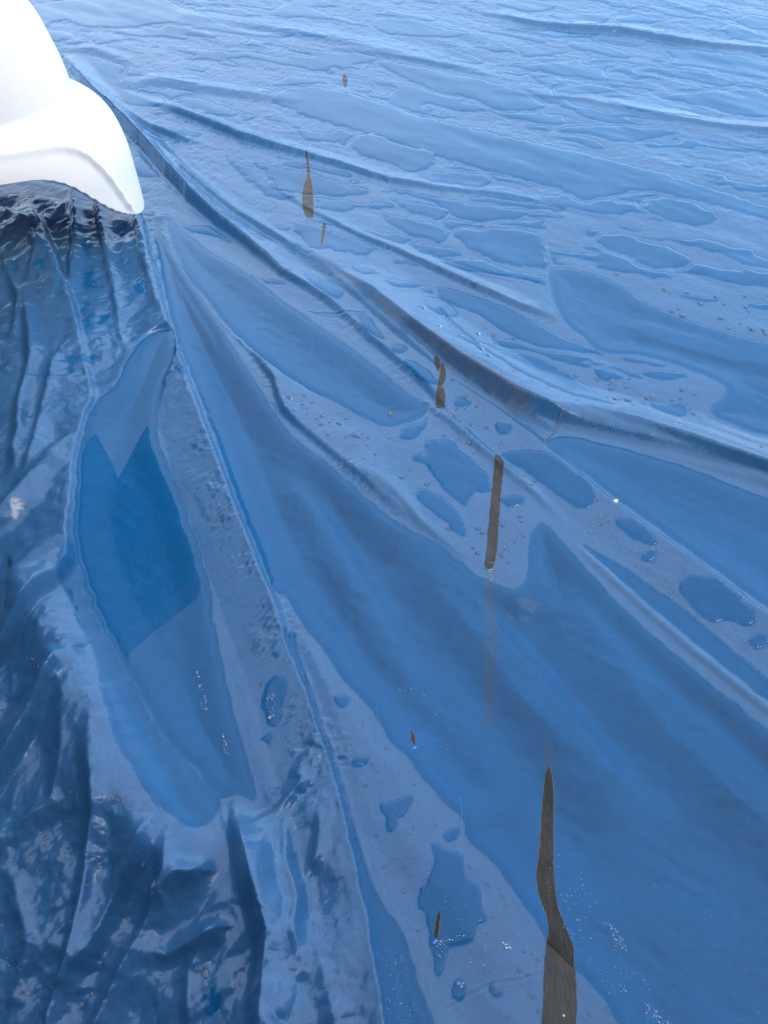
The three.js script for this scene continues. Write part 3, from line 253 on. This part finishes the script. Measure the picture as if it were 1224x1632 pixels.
// ---------------------------------------------------------------- materials
const wrap = (fx, fz, u, v) => { const x = u * fx, z = v * fz, a = u, b = v; return mix(mix(noise(x, z), noise(x - fx, z), a), mix(noise(x, z - fz), noise(x - fx, z - fz), a), b); }; // tiles
const weave = texture(1024, (u, v) => {                       // flat tapes woven over and under, 160 to the tile of 0.4 m, and the fine crackle of a sheet that has been folded often
  const n = 160, a = u * n, b = v * n, over_ = (Math.floor(a) + Math.floor(b)) & 1;
  const s = over_ ? Math.abs((b % 1) - 0.5) : Math.abs((a % 1) - 0.5);
  return 0.35 - 0.09 * s * s + 0.3 * (1 - Math.abs(wrap(46, 60, u, v))) * (0.4 + 0.6 * Math.abs(wrap(9, 7, u, v))) + 0.14 * (1 - Math.abs(wrap(120, 105, u, v)));
});
const wetness = new THREE.DataTexture((() => { const d = new Uint8Array(NX * NZ * 4); for (let o = 0; o < NX * NZ; o++) { d[o * 4] = d[o * 4 + 1] = d[o * 4 + 2] = 255; d[o * 4 + 3] = Math.round(255 * mix(1, 0.14, smooth(-0.0012, 0.0012, wet[o]))); } return d; })(), NX, NZ);
wetness.magFilter = THREE.LinearFilter; wetness.channel = 1; wetness.needsUpdate = true; // plastic against water mirrors a tenth of what it does against air
const grain = texture(512, (u, v) => { const f = 0.9 + 0.06 * noise(u * 256, v * 64) + 0.05 * hash(Math.floor(u * 512), Math.floor(v * 512)); return [f, f, f]; });
const tarpMaterial = new THREE.MeshPhysicalMaterial({ color: 0xffffff, roughness: 0.23, ior: 1.53, bumpMap: weave, bumpScale: 0.0012, map: grain, vertexColors: true, specularIntensityMap: wetness });
const water = new THREE.MeshPhysicalMaterial({ color: 0xffffff, roughness: 0.0, transmission: 1, thickness: 0.01, ior: 1.33 });
const standing = new THREE.MeshPhysicalMaterial({ color: 0xffffff, roughness: 0.0, transmission: 1, thickness: 0, ior: 1.33 }); // shallow standing water
const bareTexture = texture(512, (u, v) => { const f = 0.75 + 0.25 * noise(u * 140, v * 20) + 0.12 * hash(Math.floor(u * 512), Math.floor(v * 512)) + 0.2 * fbm(u * 9, v * 9); return [0.62 * f, 0.57 * f, 0.52 * f]; }, true);
const bare = new THREE.MeshPhysicalMaterial({ color: new THREE.Color().setRGB(0.125, 0.116, 0.107), map: bareTexture, roughness: 0.38, specularIntensityMap: wetness });
const fringe = new THREE.MeshStandardMaterial({ color: new THREE.Color().setRGB(0.09, 0.13, 0.19), roughness: 0.8 });
const thread = new THREE.MeshStandardMaterial({ color: new THREE.Color().setRGB(0.05, 0.27, 0.7), roughness: 0.5 });
const white = new THREE.MeshPhysicalMaterial({ color: new THREE.Color().setRGB(0.88, 0.88, 0.87), roughness: 0.4 });

// ---------------------------------------------------------------- the tarp
let tarp;
{
  const pos = new Float32Array(NX * NZ * 3), uv = new Float32Array(NX * NZ * 2), uv1 = new Float32Array(NX * NZ * 2), index = new Uint32Array((NX - 1) * (NZ - 1) * 6);
  for (let j = 0; j < NZ; j++) for (let i = 0; i < NX; i++) {
    const o = j * NX + i; pos.set([GX[i], fine[o], GZ[j]], o * 3);
    uv.set([GX[i] / 0.4, GZ[j] / 0.4], o * 2); uv1.set([(i + 0.5) / NX, (j + 0.5) / NZ], o * 2);
  }
  const color = new Float32Array(NX * NZ * 3), drySheenBlue = [0.038, 0.138, 0.305], wetBlue = [0.006, 0.111, 0.287]; // dry blue lightened with painted sky sheen, deeper where it is soaked
  for (let j = 0; j < NZ; j++) for (let i = 0; i < NX; i++) {
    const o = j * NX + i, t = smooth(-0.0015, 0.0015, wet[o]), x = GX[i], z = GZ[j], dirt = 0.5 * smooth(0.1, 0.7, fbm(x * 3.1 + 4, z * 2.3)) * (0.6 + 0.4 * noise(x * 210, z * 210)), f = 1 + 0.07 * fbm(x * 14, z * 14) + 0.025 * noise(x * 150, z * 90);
    for (let c = 0; c < 3; c++) color[o * 3 + c] = f * mix(mix(mix(drySheenBlue[c], wetBlue[c], t), [0.06, 0.075, 0.1][c], 0.12 * dirt), [0.085, 0.083, 0.08][c], thin[o] * (0.75 + 0.25 * noise(x * 420, z * 130)));
  }
  let k = 0;
  for (let j = 0; j + 1 < NZ; j++) for (let i = 0; i + 1 < NX; i++) { const a = j * NX + i, b = a + 1, c = a + NX, d = c + 1; index[k++] = a; index[k++] = c; index[k++] = b; index[k++] = b; index[k++] = c; index[k++] = d; }
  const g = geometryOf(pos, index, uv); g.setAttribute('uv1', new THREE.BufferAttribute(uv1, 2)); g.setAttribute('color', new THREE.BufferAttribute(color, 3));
  tarp = new THREE.Group(); tarp.name = 'tarp'; scene.add(tarp);
  tag(tarp, 'wet blue plastic tarp spread in long folds, heaped and crumpled at the left', 'tarp');
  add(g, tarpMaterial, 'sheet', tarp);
}
const sheetUV = (x, z) => { const i = cell(GX, x), j = cell(GZ, z); return [(i + (x - GX[i]) / (GX[i + 1] - GX[i]) + 0.5) / NX, (j + (z - GZ[j]) / (GZ[j + 1] - GZ[j]) + 0.5) / NZ]; };
// bare strips where the coating has come away, with a frayed edge
for (const [rows, label] of WORN) {
  const L = new THREE.CatmullRomCurve3(rows.map(([a]) => new THREE.Vector3(a[0] / 1000, 0, a[1] / 1000))), R = new THREE.CatmullRomCurve3(rows.map(([, b]) => new THREE.Vector3(b[0] / 1000, 0, b[1] / 1000)));
  const n = Math.max(10, Math.round(L.getLength() / 0.002)), m = 8, pos = [], uv = [], uv1 = [], index = [], edge = [], ei = [];
  for (let i = 0; i <= n; i++) {
    const a = L.getPoint(i / n), b = R.getPoint(i / n), q = [0.0009 * noise(a.x * 400, a.z * 400), 0.0009 * noise(b.x * 400 + 5, b.z * 400)];
    a.x += q[0]; b.x += q[1];
    for (let j = 0; j <= m; j++) { const x = mix(a.x, b.x, j / m), z = mix(a.z, b.z, j / m); pos.push(x, sample(fine, x, z) + 0.0006, z); uv.push(x / 0.2, z / 0.2); uv1.push(...sheetUV(x, z)); }
    if (i < n) for (let j = 0; j < m; j++) { const o = i * (m + 1) + j; index.push(o, o + m + 1, o + 1, o + 1, o + m + 1, o + m + 2); }
    const w = 0.0007 + 0.0005 * noise(i * 0.7, 3);
    for (const [p, s] of [[a, -1], [b, 1]]) for (const t of [-0.3, 1]) { const x = p.x + s * w * t; edge.push(x, sample(fine, x, p.z) + 0.0009 - 0.0008 * Math.max(0, t), p.z); }
    if (i < n) for (const o of [i * 4, i * 4 + 2]) ei.push(o, o + 4, o + 1, o + 1, o + 4, o + 5);
  }
  const bg = geometryOf(pos, index, uv); bg.setAttribute('uv1', new THREE.Float32BufferAttribute(uv1, 2));
  const strip = tag(add(bg, bare, 'bare_strip', tarp), label);
  add(geometryOf(edge, ei), fringe, 'frayed_edge', strip);
}
for (const [line, w] of SCRATCHES) {
  const c = new THREE.CatmullRomCurve3(M(line).map(([x, z]) => new THREE.Vector3(x, sample(fine, x, z) + 0.0012, z)));
  add(new THREE.TubeGeometry(c, 14, w / 2000, 5), thread, 'lifted_thread', tarp);
}

// ---------------------------------------------------------------- puddles
const waterHeight = (p, x, z, sd) => (p.flat ? p.level - 0.0006 : sample(coarse, x, z) - 0.0005) + (p.flat ? 0.0018 : p.far ? 0.0032 : 0.0034) * (1 - Math.exp(-Math.max(0, sd) / (p.far ? 0.0042 : 0.0036)));
for (const p of pools) {
  const [x0, x1, z0, z1] = bounds(p.pts, 0.008), size = Math.max(x1 - x0, z1 - z0), step = p.far ? 0.006 : size < 0.1 ? 0.0018 : size < 0.35 ? 0.003 : 0.0042;
  const nx = Math.ceil((x1 - x0) / step), nz = Math.ceil((z1 - z0) / step), id = new Int32Array((nx + 1) * (nz + 1)).fill(-1), sds = new Float32Array((nx + 1) * (nz + 1)), pos = [], index = [];
  for (let j = 0; j <= nz; j++) for (let i = 0; i <= nx; i++) sds[j * (nx + 1) + i] = signed(p.pts, x0 + i * step, z0 + j * step);
  const vertex = (o) => {
    if (id[o] >= 0) return id[o];
    let x = x0 + (o % (nx + 1)) * step, z = z0 + Math.floor(o / (nx + 1)) * step, sd = sds[o];
    if (sd < 0) for (let k = 0; k < 2; k++) { const e = 0.0004, gx = signed(p.pts, x + e, z) - signed(p.pts, x - e, z), gz = signed(p.pts, x, z + e) - signed(p.pts, x, z - e), l = Math.hypot(gx, gz) || 1; x -= gx / l * sd; z -= gz / l * sd; sd = signed(p.pts, x, z); }
    pos.push(x, waterHeight(p, clamp(x, -2.2, 2.2), clamp(z, -4.5, 0.45), sd), z); return id[o] = pos.length / 3 - 1;
  };
  for (let j = 0; j < nz; j++) for (let i = 0; i < nx; i++) {
    const a = j * (nx + 1) + i, b = a + 1, c = a + nx + 1, d = c + 1; if (Math.max(sds[a], sds[b], sds[c], sds[d]) <= 0) continue;
    const [va, vb, vc, vd] = [a, b, c, d].map(vertex); index.push(va, vc, vb, vb, vc, vd);
  }
  tag(add(geometryOf(pos, index), standing, 'puddle'), p.label, 'puddle', p.flat ? undefined : 'puddles left standing on the tarp');
}

// ---------------------------------------------------------------- drops
const domes = [0, 1, 2, 3, 4].map((k) => {
  const pos = [0, 0.62, 0], index = [], n = 22, m = 7;
  for (let r = 1; r <= m; r++) for (let i = 0; i < n; i++) {
    const q = r / m, a = i / n * 2 * Math.PI, w = 1 + 0.13 * noise(Math.cos(a) * 1.3 + k * 9, Math.sin(a) * 1.3) + 0.05 * noise(Math.cos(a) * 3 + k * 5, Math.sin(a) * 3 + 8), rad = Math.sin(q * Math.PI / 2);
    pos.push(Math.cos(a) * rad * w, 0.62 * Math.cos(q * Math.PI / 2) ** 0.8 - 0.02, Math.sin(a) * rad * w);
  }
  for (let i = 0; i < n; i++) { index.push(0, 1 + (i + 1) % n, 1 + i); for (let r = 0; r + 1 < m; r++) { const a = 1 + r * n + i, b = 1 + r * n + (i + 1) % n; index.push(a, b, a + n, b, b + n, a + n); } }
  const o = 1 + (m - 1) * n; for (let i = 1; i + 1 < n; i++) index.push(o, o + i, o + i + 1);
  return geometryOf(pos, index);
});
let dropCount = 0;
function drop(x, z, r, label) {
  if (sample(wet, x, z) > -0.001) return false;
  const d = add(domes[dropCount++ % 5], water, 'water_drop');
  d.position.set(x, sample(fine, x, z) - 0.0002, z); d.scale.set(r * (0.9 + 0.3 * rnd()), r * 0.85, r * (0.9 + 0.35 * rnd())); d.rotation.y = rnd() * 6.28;
  tag(d, label, 'water drop', 'beads of water on the dry parts of the tarp'); return true;
}
DROPS.forEach(([x, z, px]) => drop(x / 1000, z / 1000, px * 0.00062 * (1 + Math.max(0, -z / 1000 - 0.6) * 0.55), px >= 8 ? 'larger clear water drop, biggest of the beads around it' : 'clear bead of water on a dry part of the tarp'));
for (const [poly, count, r0, r1] of DROP_ZONES) {
  const pts = M(poly), [x0, x1, z0, z1] = bounds(pts, 0);
  for (let k = 0, tries = 0; k < count && tries < 4000; tries++) { const x = mix(x0, x1, rnd()), z = mix(z0, z1, rnd()); if (signed(pts, x, z) > 0 && drop(x, z, mix(r0, r1, rnd() ** 2) / 780, 'clear bead of water on a dry part of the tarp')) k++; }
}
{ // the finest spray of beads, past counting
  const spots = [];
  for (const [poly] of DROP_ZONES) { const pts = M(poly), [x0, x1, z0, z1] = bounds(pts, 0.05); for (let k = 0; k < 260; k++) { const x = mix(x0, x1, rnd()), z = mix(z0, z1, rnd()); if (signed(pts, x, z) > -0.05 && sample(wet, x, z) < -0.002) spots.push([x, z]); } }
  const beads = new THREE.InstancedMesh(domes[0], water, spots.length), m = new THREE.Matrix4();
  spots.forEach(([x, z], i) => { const r = 0.0006 + 0.0009 * rnd(); m.makeScale(r, r * 0.8, r); m.setPosition(x, sample(fine, x, z) - 0.0001, z); beads.setMatrixAt(i, m); });
  beads.name = 'fine_water_beads'; scene.add(tag(beads, 'finest spray of water beads over the dry parts of the tarp', 'water beads', null, 'stuff'));
}

// ---------------------------------------------------------------- grit, scraps
{
  const spots = [];
  for (const [poly, count, s0, s1] of GRIT_ZONES) {
    const pts = M(poly), [x0, x1, z0, z1] = bounds(pts, 0);
    for (let k = 0, t = 0; k < count && t < 9000; t++) { const x = mix(x0, x1, rnd()), z = mix(z0, z1, rnd()); if (signed(pts, x, z) > 0 && noise(x * 70, z * 70) > -0.35) { spots.push([x, z, mix(s0, s1, rnd() ** 3) / 1000]); k++; } }
  }
  const g = new THREE.IcosahedronGeometry(0.5, 0), m = new THREE.Matrix4(), e = new THREE.Euler(), q = new THREE.Quaternion();
  const grit = new THREE.InstancedMesh(g, new THREE.MeshStandardMaterial({ color: new THREE.Color().setRGB(0.72, 0.72, 0.7), roughness: 0.7 }), spots.length);
  spots.forEach(([x, z, s], i) => {
    let y = sample(fine, x, z); for (const p of pools) { const b = p.box ??= bounds(p.pts, 0); if (x < b[0] || x > b[1] || z < b[2] || z > b[3]) continue; const sd = signed(p.pts, x, z); if (sd > 0) y = waterHeight(p, x, z, sd); }
    q.setFromEuler(e.set(rnd() * 3, rnd() * 3, rnd() * 3)); m.compose(new THREE.Vector3(x, y + s * 0.2, z), q, new THREE.Vector3(s * 1.4, s * 0.7, s)); grit.setMatrixAt(i, m);
  });
  grit.name = 'white_grit'; scene.add(tag(grit, 'white grit and foam specks floating on the pools and lying on the tarp', 'grit', null, 'stuff'));
}

{ // a chip, a seed, a plant fibre and flakes of blue coating
  const spot = ([x, z], up = 0) => [x / 1000, sample(fine, x / 1000, z / 1000) + up, z / 1000];
  const flake = (r, t, k) => { const s = new THREE.Shape(); for (let i = 0; i < 7; i++) { const a = i / 7 * 6.283, q = r * (0.75 + 0.4 * Math.abs(hash(i, k))); s[i ? 'lineTo' : 'moveTo'](Math.cos(a) * q * 1.5, Math.sin(a) * q * 0.7); } const g = new THREE.ExtrudeGeometry(s, { depth: t, bevelEnabled: true, bevelSize: t * 0.4, bevelThickness: t * 0.4, bevelSegments: 1 }); g.rotateX(-Math.PI / 2 + 0.2); g.rotateY(0.6); return g; };
  const m1 = tag(add(flake(0.0045, 0.0012, 3), new THREE.MeshStandardMaterial({ color: new THREE.Color().setRGB(0.75, 0.72, 0.62), roughness: 0.7 }), 'white_chip'), 'small cream white chip lying on the crest of the right dry band', 'chip'); m1.position.set(...spot(BITS[0], 0.001));
  const m2 = add(new THREE.SphereGeometry(0.0035, 12, 8), new THREE.MeshStandardMaterial({ color: new THREE.Color().setRGB(0.22, 0.13, 0.05), roughness: 0.7 }), 'brown_seed'); m2.scale.set(0.8, 0.45, 1.5); m2.position.set(...spot(BITS[1], 0.006)); tag(m2, 'single brown seed at the lower edge of the oblong pool', 'seed');
  const line = BITS.slice(2, 6).map((p, i) => new THREE.Vector3(...spot(p, 0.0015 + (i % 2) * 0.001)));
  tag(add(new THREE.TubeGeometry(new THREE.CatmullRomCurve3(line), 20, 0.0008, 5), new THREE.MeshStandardMaterial({ color: new THREE.Color().setRGB(0.2, 0.16, 0.11), roughness: 0.9 }), 'plant_fibre'), 'thin tan plant fibre lying under the big fold', 'fibre');
  BITS.slice(6).forEach((p, i) => { const o = add(flake(0.0026, 0.0006, 11 + i), thread, 'blue_flake'); o.position.set(...spot(p, 0.0012)); tag(o, ['bright blue flake of coating at the end of the slit in the jagged puddle', 'bright blue flake of coating below the small dark slit in the large pool', 'bright blue flake of coating beside the small tan patch near the top'][i], 'flake'); });
}

// ---------------------------------------------------------------- white shell
{
  const { prof, axis, flat, theta, low, crease } = SHELL, ax = axis[0] / 1000, az = axis[1] / 1000;
  const curve = new THREE.CatmullRomCurve3(prof.map(([r, y]) => new THREE.Vector3(r / 1000, y / 1000, 0)), false, 'centripetal');
  const N = prof.length - 1, at = (t) => curve.getPoint(clamp(t / N, 0, 1));
  const table = (A, k) => { const i = clamp(Math.floor(k), 0, A.length - 2), f = clamp(k - i, 0, 1); return mix(A[i], A[i + 1], f * f * (3 - 2 * f)); };
  const cols = 420, rows = 130;
  function patch(from, to) {
    const pos = [], index = [];
    for (let i = 0; i <= cols; i++) {
      const k = i / cols * (low.length - 1), th = THREE.MathUtils.degToRad(theta[0] + k * theta[1]), t0 = table(low, k), tc = table(crease, k), a = from === 'rim' ? t0 : 8, b = from === 'rim' ? 8 : N;
      const put = (t, inward, raise) => { const p = at(t), yc = at(tc).y, bump = 0.01 * Math.exp(-(((p.y - yc) / 0.015) ** 2)) * smooth(t0, t0 + 0.4, t), r = p.x + bump - inward; pos.push(ax + r * Math.cos(th), p.y + raise, az + flat * r * Math.sin(th)); };
      if (from === 'rim') { put(t0, 0.03, 0.012); put(t0, 0.014, 0.001); put(t0, 0.005, -0.002); }
      for (let j = 0; j <= rows; j++) put(mix(a, b, j / rows), 0, 0);
    }
    const w = pos.length / 3 / (cols + 1);
    for (let i = 0; i < cols; i++) for (let j = 0; j + 1 < w; j++) { const o = i * w + j; index.push(o, o + 1, o + w, o + 1, o + w + 1, o + w); }
    return geometryOf(pos, index);
  }
  const shell = new THREE.Group(); shell.name = 'white_shell'; scene.add(tag(shell, 'smooth white moulded plastic shell with a flared lip standing over the tarp', 'shell'));
  add(patch('rim'), white, 'flared_lip', shell); add(patch('top'), white, 'domed_body', shell);
}

// ---------------------------------------------------------------- what the wet sheet mirrors, outside the frame
{
  const cloth = new THREE.MeshStandardMaterial({ color: new THREE.Color().setRGB(0.02, 0.024, 0.03), roughness: 0.9 }), hemCloth = new THREE.MeshPhysicalMaterial({ color: new THREE.Color().setRGB(0.62, 0.62, 0.64), roughness: 1, transmission: 0.55, thickness: 0 });
  const sail = new THREE.Group(); sail.name = 'shade_sail'; scene.add(tag(sail, 'dark shade sail overhead, mirrored in the deep pool at the left', 'shade sail'));
  const slab = (pts, y, t) => { const s = new THREE.Shape(M(pts).map(([x, z]) => new THREE.Vector2(x, -z))), g = new THREE.ExtrudeGeometry(s, { depth: t, bevelEnabled: false }); g.rotateX(-Math.PI / 2); g.translate(0, y, 0); return g; };
  add(slab(SAIL, 2.4, 0.004), cloth, 'cloth', sail); add(slab(SAIL_HEM, 2.393, 0.004), hemCloth, 'hem', sail);
}
{
  const g = new THREE.PlaneGeometry(80, 80); g.rotateX(-Math.PI / 2); g.translate(0, -0.55, 0);
  tag(add(g, new THREE.MeshStandardMaterial({ color: new THREE.Color().setRGB(0.12, 0.12, 0.11), roughness: 0.95 }), 'ground'), 'grey ground under the tarp', 'ground', null, 'structure');
  const back = new THREE.BoxGeometry(9, 3.5, 0.25), wing = new THREE.BoxGeometry(0.25, 2.6, 3.66); back.translate(2.4, 1.15, 0.95); wing.translate(-2.1, 0.7, -0.98); const w = mergeGeometries([back, wing]);  // unseen wall added to keep sun and sky off the near tarp
  tag(add(w, new THREE.MeshStandardMaterial({ color: new THREE.Color().setRGB(0.035, 0.03, 0.027), roughness: 0.8 }), 'added_shade_wall'), 'unseen dark wall with a side wing, added behind the photographer to shade the near tarp and darken the steep folds', 'wall');
}
console.log('vertices', NX * NZ, 'drops', dropCount);
renderer.render(scene, camera);
